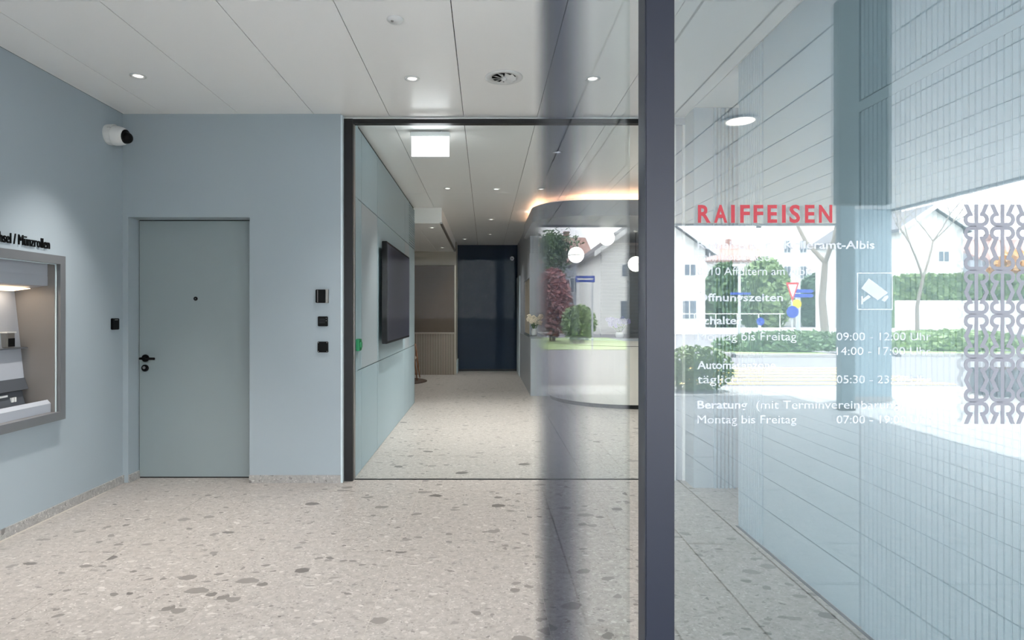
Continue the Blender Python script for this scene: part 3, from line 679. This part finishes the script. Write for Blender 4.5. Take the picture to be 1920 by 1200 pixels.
# waiting corner: rug and armchair
rg = tag(MB().lathe([(0, 0), (.67, 0), (.67, .008), (.66, .012), (0, .012)], (-1.85, 12.4, .0005), seg=64).build('round_rug', 'rug'), 'round dark brown rug on the stone floor of the waiting corner', 'rug')
t = thing('wooden_armchair', 'wooden armchair with splayed legs on the round dark rug', 'chair', (-1.72, 12.72, .0125))
cx0, cy0, z0 = -1.72, 12.72, .0125
for sx in (-1, 1):
    for sy in (-1, 1):
        top = .70 if sy > 0 or True else .42
        MB().tube([(cx0+sx*.335, cy0+sy*.26, z0), (cx0+sx*.285, cy0+sy*.23, z0+.36), (cx0+sx*.25, cy0+sy*.20, z0+top)], [.011, .017, .013], 10).build('leg', 'wood', t, smooth=True)
bx(cx0-.27, cx0+.27, cy0-.24, cy0+.24, z0+.40, z0+.46).build('seat', 'beige', t, .012)
bkp = [(cx0+.27*math.cos(a)*1.0, cy0+.27*math.sin(a), z0+.70+.03*math.sin(a)) for a in [math.pi*(-.25+1.5*k/24) for k in range(25)]]
MB().tube(bkp, .02, 10).build('arm_rail', 'wood', t, smooth=True)
MB().tube([(cx0-.28, cy0, z0+.34), (cx0+.28, cy0, z0+.34)], .012, 8).build('stretcher', 'wood', t)
# ================================================================== LETTERING ON THE FACADE PANE
S = FY/FPX
GLY = FY-.0062
def gpx(x, y): return ((x-VX)*S, CH+(VY-y)*S)
def gtext(parent, name, body, x0, x1, base, cap, bold, mat):
    X, Z = gpx(x0, base)
    return text_mesh(name, body, bold, cap*S, (x1-x0)*S if x1 else None, lambda u, v, w: (X+u, GLY-w*.5, Z+v), mat, parent, .0006)
t = thing('name_lettering', 'large red capital lettering on the reflecting facade pane', 'lettering', (.73, GLY, 1.62))
word = 'RAIFFEISEN'; lx = [(1307, 1331), (1337, 1362), (1369, 1376), (1386, 1404), (1411, 1429), (1437, 1455), (1464, 1471), (1478, 1498), (1507, 1525), (1533, 1558)]
for ch, (a, b2) in zip(word, lx): gtext(t, 'letter', ch, a, b2, 418.5, 33.5, .028, 'film_red')
t = thing('opening_hours_lettering', 'white vinyl opening hours text on the reflecting facade pane', 'lettering', (.73, GLY, 1.3))
rowsT = [('Raiffeisenbank Kelleramt-Albis', 1306, 1637, 467, 15, .018), ('Bahnhofstrasse', 1306, 1440, 489, 14.5, 0.), ('8910 Affoltern am Albis', 1306, 1520, 516, 14.5, 0.),
         ('\u00d6ffnungszeiten', 1304, 1466, 565, 14.5, .018), ('Schalter', 1306, 1390, 608, 14.5, .018), ('Montag bis Freitag', 1306, 1491, 638, 15, 0.), ('09:00 - 12:00 Uhr', 1566, 1742, 638, 14.5, 0.),
         ('14:00 - 17:00 Uhr', 1566, 1742, 665, 14.5, 0.), ('Automatenzone', 1306, 1452, 691.5, 15, .018), ('t\u00e4glich', 1306, 1382, 718, 15, 0.), ('05:30 - 23:30 Uhr', 1566, 1742, 718, 14.5, 0.),
         ('Beratung', 1306, 1399, 765.5, 15, .018), ('(mit Terminvereinbarung)', 1416, 1690, 765.5, 15, 0.), ('Montag bis Freitag', 1306, 1491, 793, 15, 0.), ('07:00 - 19:00 Uhr', 1566, 1742, 793, 14.5, 0.)]
for body, a, b2, y, cap, bold in rowsT: gtext(t, 'text_line', body, a, b2, y, cap, bold, 'film_white')
# camera pictogram
t = thing('camera_pictogram', 'white outlined video surveillance pictogram on the facade pane', 'pictogram', (*gpx(1637, 546)[:1], GLY, gpx(1637, 546)[1]))
def flat(name, polys, mat, parent):
    m = MB()
    for pts in polys: m.prism([gpx(x, y) for x, y in pts], lambda u, v, w: (u, GLY-w, v), 0, .0004)
    return m.build(name, mat, parent)
a, b2, c, d, w_ = 1604, 1671, 511.5, 581, 1.8
flat('border', [[(a, c), (b2, c), (b2, c+w_), (a, c+w_)], [(a, d-w_), (b2, d-w_), (b2, d), (a, d)], [(a, c+w_), (a+w_, c+w_), (a+w_, d-w_), (a, d-w_)], [(b2-w_, c+w_), (b2, c+w_), (b2, d-w_), (b2-w_, d-w_)]], 'film_white', t)
flat('camera_body', [[(1626, 522), (1662, 549), (1643, 563), (1612, 541)]], 'film_white', t)
flat('camera_lens', [[(1655, 556), (1662, 553), (1663, 558), (1656, 566), (1650, 563)]], 'film_white', t)
flat('bracket', [[(1612, 555), (1615, 555), (1615, 561), (1625, 553), (1630, 557), (1615, 567), (1615, 571), (1612, 571)]], 'film_white', t)
# pattern of mirrored letters
t = thing('pattern_film', 'frosted film band of mirrored letter motifs on the facade pane', 'window film', (*gpx(1830, 790)[:1], GLY, gpx(1830, 790)[1]))
def stroke(pts, w):
    L, Rr = [], []
    for i, p in enumerate(pts):
        a_ = pts[max(i-1, 0)]; b3 = pts[min(i+1, len(pts)-1)]; dx, dy = b3[0]-a_[0], b3[1]-a_[1]; q = math.hypot(dx, dy) or 1
        L.append((p[0]-dy/q*w/2, p[1]+dx/q*w/2)); Rr.append((p[0]+dy/q*w/2, p[1]-dx/q*w/2))
    return L+Rr[::-1]
def motif(flip):
    """back-to-back R pair, 46 px wide, 41 px high, origin top centre (y down)"""
    P = [[(-3.4, 0), (3.4, 0), (3.4, 41), (-3.4, 41)]]
    for s in (-1, 1):
        arcp = [(0, 3.0), (s*10.3, 3.0)]+[(s*(10.3+9.8*math.sin(math.pi*k/12)), 3.0+9.8*(1-math.cos(math.pi*k/12))) for k in range(1, 13)]+[(s*7.5, 22.6)]
        P.append(stroke(arcp, 6.9))
        P.append([(s*6.0, 20.0), (s*14.2, 19.6), (s*23.4, 41), (s*15.4, 41)])
    if flip: P = [[(u, 41-v) for u, v in q][::-1] for q in P]
    m = MB()
    for k, q in enumerate(P): m.prism(q, lambda u, v, w: (u*S, -w, -v*S), .00003*k, .0003+.00003*k)
    return mesh_of(m, 'motif', 'film_grey')
mo = [motif(True), motif(False)]
for i in range(3):
    for j in range(10):
        X, Z = gpx(1827+48.8*i, 384+41*j); copies(mo[j % 2], 'motif', [(X, GLY, Z)], t)
# ================================================================== FORECOURT AND STREET (seen in the glass)
def opx(x, d): return (x-VX)*d/FPX
def oz(y, d): return CH+(VY-y)*d/FPX
t = thing('pillar', 'dark blue grey square pillar under the canopy', 'pillar', (5.08, R(8.8), 0))
bx(5.02, 5.22, R(8.79), R(8.67), .0, ZC-.001).build('shaft', 'pillar', t, .004)
bx(5.015, 5.225, R(8.795), R(8.665), 0, .06).build('foot', 'frame_black', t)
t = thing('pillar', 'wide pale blue grey pillar at the canopy corner', 'pillar', (6.0, R(9.9), 0))
bx(5.78, 6.36, R(9.9), R(9.6), .0, ZC-.001).build('shaft', 'pillar_lt', t, .004)
bx(5.77, 6.37, R(9.91), R(9.59), 0, .07).build('foot', 'concrete', t)
t = thing('added_dark_panel', 'added dark grey panel under the canopy soffit that darkens a band mirrored in the facade pane', 'added panel', (1.92, R(3.1), 2.0))  # invented panel, added to darken a vertical band of the mirrored soffit
bx(1.785, 2.05, R(3.16), R(3.1), 1.93, 2.97).build('panel', 'pillar_dk', t, .004)
for q in (1.83, 1.99): bx(q, q+.015, R(3.14), R(3.12), 2.97, ZC).build('hanger', 'galv', t)
GC = 'round lamps in the canopy soffit'
for x, d, lb in ((2.14, 5.15, 'round bright lamp in the canopy soffit, mirrored in the pane above the red lettering'), (-1.6, 5.15, 'round bright lamp in the canopy soffit left of the doorway')):
    t = thing('canopy_lamp', lb, 'ceiling lamp', (x, R(d), ZC), GC)
    MB().lathe([(.15, 0), (.15, -.012), (.115, -.014), (.11, -.002)], (x, R(d), ZC), seg=32).build('ring', 'galv', t, smooth=True)
    MB().lathe([(.112, -.013), (0, -.017)], (x, R(d), ZC), seg=28).build('lens', 'lamp', t)
    spot(t, (x, R(d), ZC-.03), 40, 130)
def leaves(m, n, gen, size, flat=.0):
    for k in range(n):
        p = Vector(gen()); a = Vector((random.gauss(0, 1), random.gauss(0, 1), random.gauss(0, .7))).normalized()
        b3 = a.cross(Vector((random.gauss(0, 1), random.gauss(0, 1), random.gauss(0, 1)))).normalized(); s = size*random.uniform(.6, 1.3)
        m.add([p-a*s, p+b3*s*.5, p+a*s, p-b3*s*.5], [(0, 1, 2, 3)])
    return m
def shell(c, r, pw=.33, zmin=.02):
    def g():
        while True:
            v = Vector((random.gauss(0, 1), random.gauss(0, 1), random.gauss(0, 1)))
            if v.length > 1e-3: break
        v = v.normalized()*(random.random()**pw); q = (c[0]+v.x*r[0], c[1]+v.y*r[1], c[2]+v.z*r[2])
        return (q[0], q[1], max(q[2], zmin))
    return g
def bush(name, label, cat, c, r, n, size, mat, group=None, stem=True, zmin=.02):
    t = thing(name, label, cat, (c[0], c[1], 0), group)
    o = leaves(MB(), n, shell(c, r, .33, zmin), size).build('foliage', mat, t); o['kind'] = 'stuff'
    if stem:
        m = MB()
        for k in range(5):
            a = k*1.26; m.tube([(c[0]+.1*r[0]*math.cos(a), c[1]+.1*r[1]*math.sin(a), 0), (c[0]+.5*r[0]*math.cos(a), c[1]+.5*r[1]*math.sin(a), c[2]+r[2]*.4)], [.03*r[2], .01*r[2]], 6)
        m.build('stems', 'bark', t)
    return t
bush('shrub', 'leafy green shrub at the edge of the forecourt', 'shrub', (3.75, R(11.0), .38), (.72, .45, .42), 2600, .05, 'leaf_lt')
bush('hedge', 'low rounded green hedge on the traffic island', 'hedge', (opx(1500, 20.5), R(20.8), .28), (2.9, 1.1, .52), 5200, .09, 'leaf', stem=False, zmin=.19)
bush('hedge', 'low green hedge along the street behind the film pattern', 'hedge', (opx(1800, 21), R(21.5), .28), (3.0, 1.3, .55), 5200, .09, 'leaf_lt', stem=False, zmin=.19)
bush('shrub', 'copper red shrub across the street', 'shrub', (opx(1036, 30), R(30), 1.9), (1.0, 1.0, 1.7), 1800, .16, 'leaf_red')
bush('shrub', 'rounded green shrub below the blue street sign', 'shrub', (opx(1086, 28), R(28), .9), (.8, .8, .9), 1500, .12, 'leaf_lt')
for x0, x1, d, top, mt, lb in ((1318, 1400, 50, 492, 'leaf', 'broad green bush beside the white gabled house'), (1385, 1480, 52, 482, 'leaf_lt', 'tall pale green bush behind the road signs'), (1495, 1562, 63, 512, 'leaf_dk', 'dark evergreen bush behind the bare tree')):
    z = oz(top, d); bush('large_bush', lb, 'bush', ((opx(x0, d)+opx(x1, d))/2, R(d), z*.45), ((opx(x1, d)-opx(x0, d))/2, 2, z*.55), 3200, .3, mt, 'bushes across the street')
# grass islands
t = tag(bx(opx(1000, 28), opx(1190, 28), R(34), R(23), -.012, .008).build('lawn_strip', 'grass'), 'bright green lawn strip across the street', 'lawn')
t = tag(bx(opx(1250, 41), opx(1310, 41), R(41.2), R(40.3), .081, .25).build('lawn_strip', 'grass'), 'green lawn in front of the white gabled house', 'lawn')
for lb, a, b2, d0, d1 in (('pale kerbed traffic island under the round hedge', 1380, 1570, 19.2, 23.2), ('pale kerbed verge under the long hedge', 1690, 1960, 19.6, 24)):
    t = thing('traffic_island', lb, 'traffic island', (opx((a+b2)/2, d0), R(d0), 0))
    bx(opx(a, d0), opx(b2, d0), R(d1), R(d0), -.012, .09).build('kerb', 'concrete', t); bx(opx(a, d0)+.2, opx(b2, d0)-.2, R(d1)+.2, R(d0)-.2, .09, .11).build('soil', 'grass', t)
    MB().prism([(opx(a, d0)-.15, R(d0)), (opx(a, d0)-.02, R(d0)), (opx(a, d0)+1.8, R(d1+1)), (opx(a, d0)+1.6, R(d1+1))], lambda u, v, w: (u, v, w), -.012, .10).build('edge_stone', 'kerb', t)
t = thing('zebra_crossing', 'yellow striped pedestrian crossing on the street', 'crossing', (6.5, R(13.5), -.012))
for k in range(6): bx(3.6, 9.2, R(11.95+.68*k+.34), R(11.95+.68*k), -.0119, -.008).build('stripe', 'yellow', t)
t = tag(bx(-20, 70, R(40.2), R(39.9), -.012, .42).build('low_wall', 'stonewhite'), 'long low white wall along the far pavement', 'wall')
t = thing('railing', 'thin white metal railing behind the low wall', 'railing', (14, R(40.6), .08))
MB().tube([(opx(1257, 40.6), R(40.6), 1.32), (opx(1470, 40.6), R(40.6), 1.32)], .035, 6).build('handrail', 'white', t)
for k in range(6): MB().tube([(opx(1262+40*k, 40.6), R(40.6), .08), (opx(1262+40*k, 40.6), R(40.6), 1.3)], .03, 6).build('post', 'white', t)
# houses
def house(name, label, x0, x1, y0, y1, he, hr, wall, roof, wins, over=.6, along='y', base=0.):
    """gable towards the bank when along == 'y' (ridge runs away from the bank)"""
    t = thing(name, label, 'house', ((x0+x1)/2, (y0+y1)/2, 0)); xm = (x0+x1)/2; ym = (y0+y1)/2
    if along == 'y':
        MB().prism([(x0, 0), (x1, 0), (x1, he), (xm, hr), (x0, he)], lambda u, v, w: (u, w, v), y0, y1).build('walls', wall, t)
        k = (hr-he)/(xm-x0)
        for s in (-1, 1):
            xe = xm+s*(xm-x0+over); ze = he-over*k
            MB().prism([(xm, hr+.05), (xe, ze+.05), (xe, ze+.30), (xm, hr+.32)], lambda u, v, w: (u, w, v), y0-over, y1+over).build('roof_slope', roof, t)
            MB().prism([(xm, hr-.05), (xe, ze-.06), (xe, ze+.31), (xm, hr+.33)], lambda u, v, w: (u, w, v), y1+over, y1+over+.06).build('barge_board', 'white', t)
    else:
        bx(x0, x1, y0, y1, 0, he).build('walls', wall, t)
        for s in (-1, 1):
            ye = ym+s*((y1-y0)/2+over); MB().prism([(ym, hr), (ye, he-.15), (ye, he+.1), (ym, hr+.25)], lambda u, v, w: (w, u, v), x0-over, x1+over).build('roof_slope', roof, t)
        MB().prism([(y0, he), (y1, he), (ym, hr)], lambda u, v, w: (w, u, v), x0, x1).build('gable', wall, t)
    yy = y1
    for (wx0, wx1, wz0, wz1) in wins:
        f = bx(wx0-.08, wx1+.08, yy, yy+.06, wz0-.08, wz1+.08).build('window', 'white', t)
        wm = (wx0+wx1)/2
        bx(wx0, wm-.04, yy+.06, yy+.07, wz0, wz1).build('pane', 'pane', f); bx(wm+.04, wx1, yy+.06, yy+.07, wz0, wz1).build('pane', 'pane', f)
    bx(xm+1, xm+1.6, ym-.3, ym+.3, hr-1, hr+.9).build('chimney', roof, t)
    return t
d = 42
house('gabled_house', 'white gabled house with small windows across the street', opx(1130, d), opx(1322, d), R(54), R(d), oz(468, d), oz(398, d), 'stonewhite', 'roofgrey',
      [(13.62, 14.35, 3.94, 4.67), (9.4, 10.2, 3.9, 4.7), (11.1, 11.9, 3.9, 4.7), (13.5, 14.4, 1.0, 2.2), (9.3, 10.3, 1.0, 2.2)], .65)
d = 62
house('tiled_house', 'pinkish house with red tiled roof behind the copper shrub', opx(1000, d), opx(1105, d), R(74), R(d), oz(492, d), oz(436, d), 'housegrey', 'rooftile',
      [(opx(1030, d), opx(1044, d), 3.5, 4.9), (opx(1070, d), opx(1084, d), 3.5, 4.9)], .6, 'x')
d = 74
house('tiled_house', 'long house with red brown roof behind the green bushes', opx(1325, d), opx(1440, d), R(86), R(d), oz(490, d), oz(452, d), 'stonewhite', 'rooftile',
      [(opx(1350+28*k, d), opx(1362+28*k, d), 4.6, 6.0) for k in range(3)], .6, 'x')
d = 66
house('apartment_house', 'tall white apartment house with dark windows behind the bare tree', opx(1458, d), opx(1562, d), R(70), R(d), oz(415, d), oz(385, d), 'stonewhite', 'roofgrey',
      [(opx(1470+30*k, d), opx(1481+30*k, d), oz(522-48*j, d), oz(500-48*j, d)) for k in range(3) for j in range(2)], .4, 'x')
d = 46
house('gabled_house', 'white house with one small window behind the clipped green hedge', opx(1690, d), opx(1806, d), R(58), R(d), oz(430, d), oz(392, d), 'stonewhite', 'roofgrey',
      [(opx(1760, d), opx(1778, d), oz(490, d), oz(472, d))], .5)
house('tiled_house', 'far house with orange tree beside it behind the film pattern', opx(1850, 70), opx(2000, 70), R(84), R(70), oz(490, 70), oz(440, 70), 'housegrey', 'rooftile', [(opx(1880, 70), opx(1892, 70), 3, 4.4)], .5, 'x')
bush('large_bush', 'orange autumn tree crown behind the film pattern', 'bush', (opx(1905, 55), R(55), 4.6), (2.2, 2, 2.4), 1500, .3, 'leaf_or')
t = tag(bx(opx(1685, 41), opx(2000, 41), R(41.4), R(41), -.012, oz(563, 41)).build('garden_wall', 'stonewhite'), 'white garden wall below the clipped hedge', 'wall')
t = thing('clipped_hedge', 'clipped yellow green hedge on top of the white garden wall', 'hedge', (opx(1800, 41), R(42), 0))
def boxgen(x0, x1, y0, y1, z0, z1): return lambda: (random.uniform(x0, x1), random.choice((y1, random.uniform(y0, y1))), random.uniform(z0, z1))
o = leaves(MB(), 6500, boxgen(opx(1690, 41.6), opx(1990, 41.6), R(43.2), R(41.6), 1.0, oz(514, 41.6)), .24).build('foliage', 'leaf_lt', t); o['kind'] = 'stuff'
bx(opx(1690, 41.8), opx(1990, 41.8), R(43), R(42), 0, oz(522, 42)).build('hedge_core', 'leaf', t)
# trees
def tree(name, label, base, h, r, lean, nleaf, mat, levels=4, spread=.55, fs=.2):
    t = thing(name, label, 'tree', base); m = MB(); tips = []
    def grow(p, dr, L, rad, lv):
        q = p+dr*L; mid = p+dr*L*.5+Vector((random.gauss(0, .03), random.gauss(0, .03), 0))*L
        m.tube([p, mid, q], [rad, rad*.85, rad*.7], 7 if lv > 2 else 5)
        if lv == 0: tips.append(q); return
        for k in range(random.choice((2, 3))):
            v = (dr+Vector((random.gauss(0, spread), random.gauss(0, spread), random.gauss(.1, spread*.5)))).normalized()
            grow(q, v, L*random.uniform(.6, .8), rad*.6, lv-1)
        if lv < levels-1: tips.append(q)
    grow(Vector(base), Vector((lean, 0, 1)).normalized(), h, r, levels)
    m.build('trunk_and_branches', 'bark', t)
    if nleaf:
        def g():
            p = random.choice(tips); return p+Vector((random.gauss(0, fs*3), random.gauss(0, fs*3), random.gauss(0, fs*3)))
        o = leaves(MB(), nleaf, g, fs).build('foliage', mat, t); o['kind'] = 'stuff'
    return t
tree('street_tree', 'nearly bare street tree with grey trunk beside the dark pillar', (opx(1547, 37), R(37), 0), 4.4, .24, .0, 500, 'leaf_lt', 6, .55, .08)
tree('garden_tree', 'leafy green tree in front of the pinkish house', (opx(1032, 56), R(56), 0), 3.0, .18, -.05, 2200, 'leaf', 4, .4, .2)
tree('garden_tree', 'bare branched tree beside the white house behind the pane', (opx(1720, 38), R(38), 0), 3.6, .12, .1, 100, 'leaf_lt', 6, .5, .06)
# signs
t = thing('street_name_sign', 'blue street name sign on a slim pole', 'street sign', (opx(1112, 20), R(20), 0))
MB().tube([(opx(1112, 20), R(20), -.012), (opx(1112, 20), R(20), 2.75)], .03, 8).build('pole', 'galv', t)
bx(opx(1080, 20), opx(1116, 20), R(20)+.04, R(20)+.06, oz(529, 20), oz(517, 20)).build('plate', 'signblue', t)
bx(opx(1083, 20), opx(1113, 20), R(20)+.06, R(20)+.062, oz(524.5, 20), oz(521.5, 20)).build('white_band', 'white', t)
d = 30
t = thing('sign_mast', 'thick white mast with blue direction signs at the junction', 'road sign', (opx(1496, d), R(d), 0))
MB().tube([(opx(1496, d), R(d), -.012), (opx(1496, d), R(d), oz(517, d))], .11, 10).build('pole', 'galv', t)
for a, b2, y0, y1 in ((1489, 1523, 543, 549.5), (1485, 1523, 551.5, 558)):
    s = MB().prism([(opx(a, d), oz(y1, d)), (opx(b2-5, d), oz(y1, d)), (opx(b2, d), oz((y0+y1)/2, d)), (opx(b2-5, d), oz(y0, d)), (opx(a, d), oz(y0, d))], lambda u, v, w: (u, w, v), R(d)+.12, R(d)+.15).build('direction_sign', 'signblue', t)
MB().lathe([(.22, 0), (.22, .02)], (opx(1491, d), R(d)+.13, oz(570, d)), (0, 1, 0), 20).build('yellow_disc', 'signyellow', t)
t = thing('yield_sign', 'red and white triangular yield sign over a blue round sign', 'road sign', (opx(1475, d), R(d)+.5, 0))
MB().tube([(opx(1475, d), R(d)+.5, -.012), (opx(1475, d), R(d)+.5, oz(533, d))], .035, 8).build('pole', 'galv', t)
tri = [(opx(1463, d), oz(531, d)), (opx(1487, d), oz(531, d)), (opx(1475, d), oz(566, d))]
MB().prism(tri, lambda u, v, w: (u, w, v), R(d)+.54, R(d)+.56).build('red_triangle', 'signred', t)
c = (sum(p[0] for p in tri)/3, sum(p[1] for p in tri)/3)
MB().prism([(c[0]+(p[0]-c[0])*.68, c[1]+(p[1]-c[1])*.68) for p in tri], lambda u, v, w: (u, w, v), R(d)+.56, R(d)+.565).build('white_triangle', 'white', t)
MB().lathe([(.29, 0), (.29, .02)], (opx(1475, d), R(d)+.54, oz(585, d)), (0, 1, 0), 24).build('round_sign', 'signblue', t)
t = thing('lamp_mast', 'slim street mast with blue name plate before the green bush', 'street lamp', (opx(1386, d), R(d), 0))
MB().tube([(opx(1386, d), R(d), -.012), (opx(1386, d), R(d), oz(500, d))], .07, 8).build('pole', 'galv', t)
bx(opx(1375, d), opx(1397, d), R(d)-.1, R(d)+.1, oz(500, d), oz(496, d)).build('lamp_head', 'white', t)
bx(opx(1368, d), opx(1406, d), R(d)+.08, R(d)+.1, oz(553, d), oz(549, d)).build('name_plate', 'signblue', t)
t = thing('bollard', 'white bollard with blue disc on the street edge', 'bollard', (opx(1424, 26), R(26), 0))
MB().tube([(opx(1424, 26), R(26), -.012), (opx(1424, 26), R(26), 1.15)], .06, 8).build('post', 'white', t)
MB().lathe([(.17, 0), (.17, .02)], (opx(1424, 26), R(26)+.07, 1.02), (0, 1, 0), 20).build('disc', 'signblue', t)
t = thing('planter', 'dark grey rectangular planter beside the walkway', 'planter', (opx(1890, 10.2), R(10.3), 0))
bx(opx(1862, 10.2), opx(1960, 10.2), R(10.7), R(10.1), -.002, .44).build('tub', 'roofgrey', t, .01)
bx(opx(1862, 10.2)+.05, opx(1960, 10.2)-.05, R(10.65), R(10.15), .44, .445).build('soil', 'rug', t)
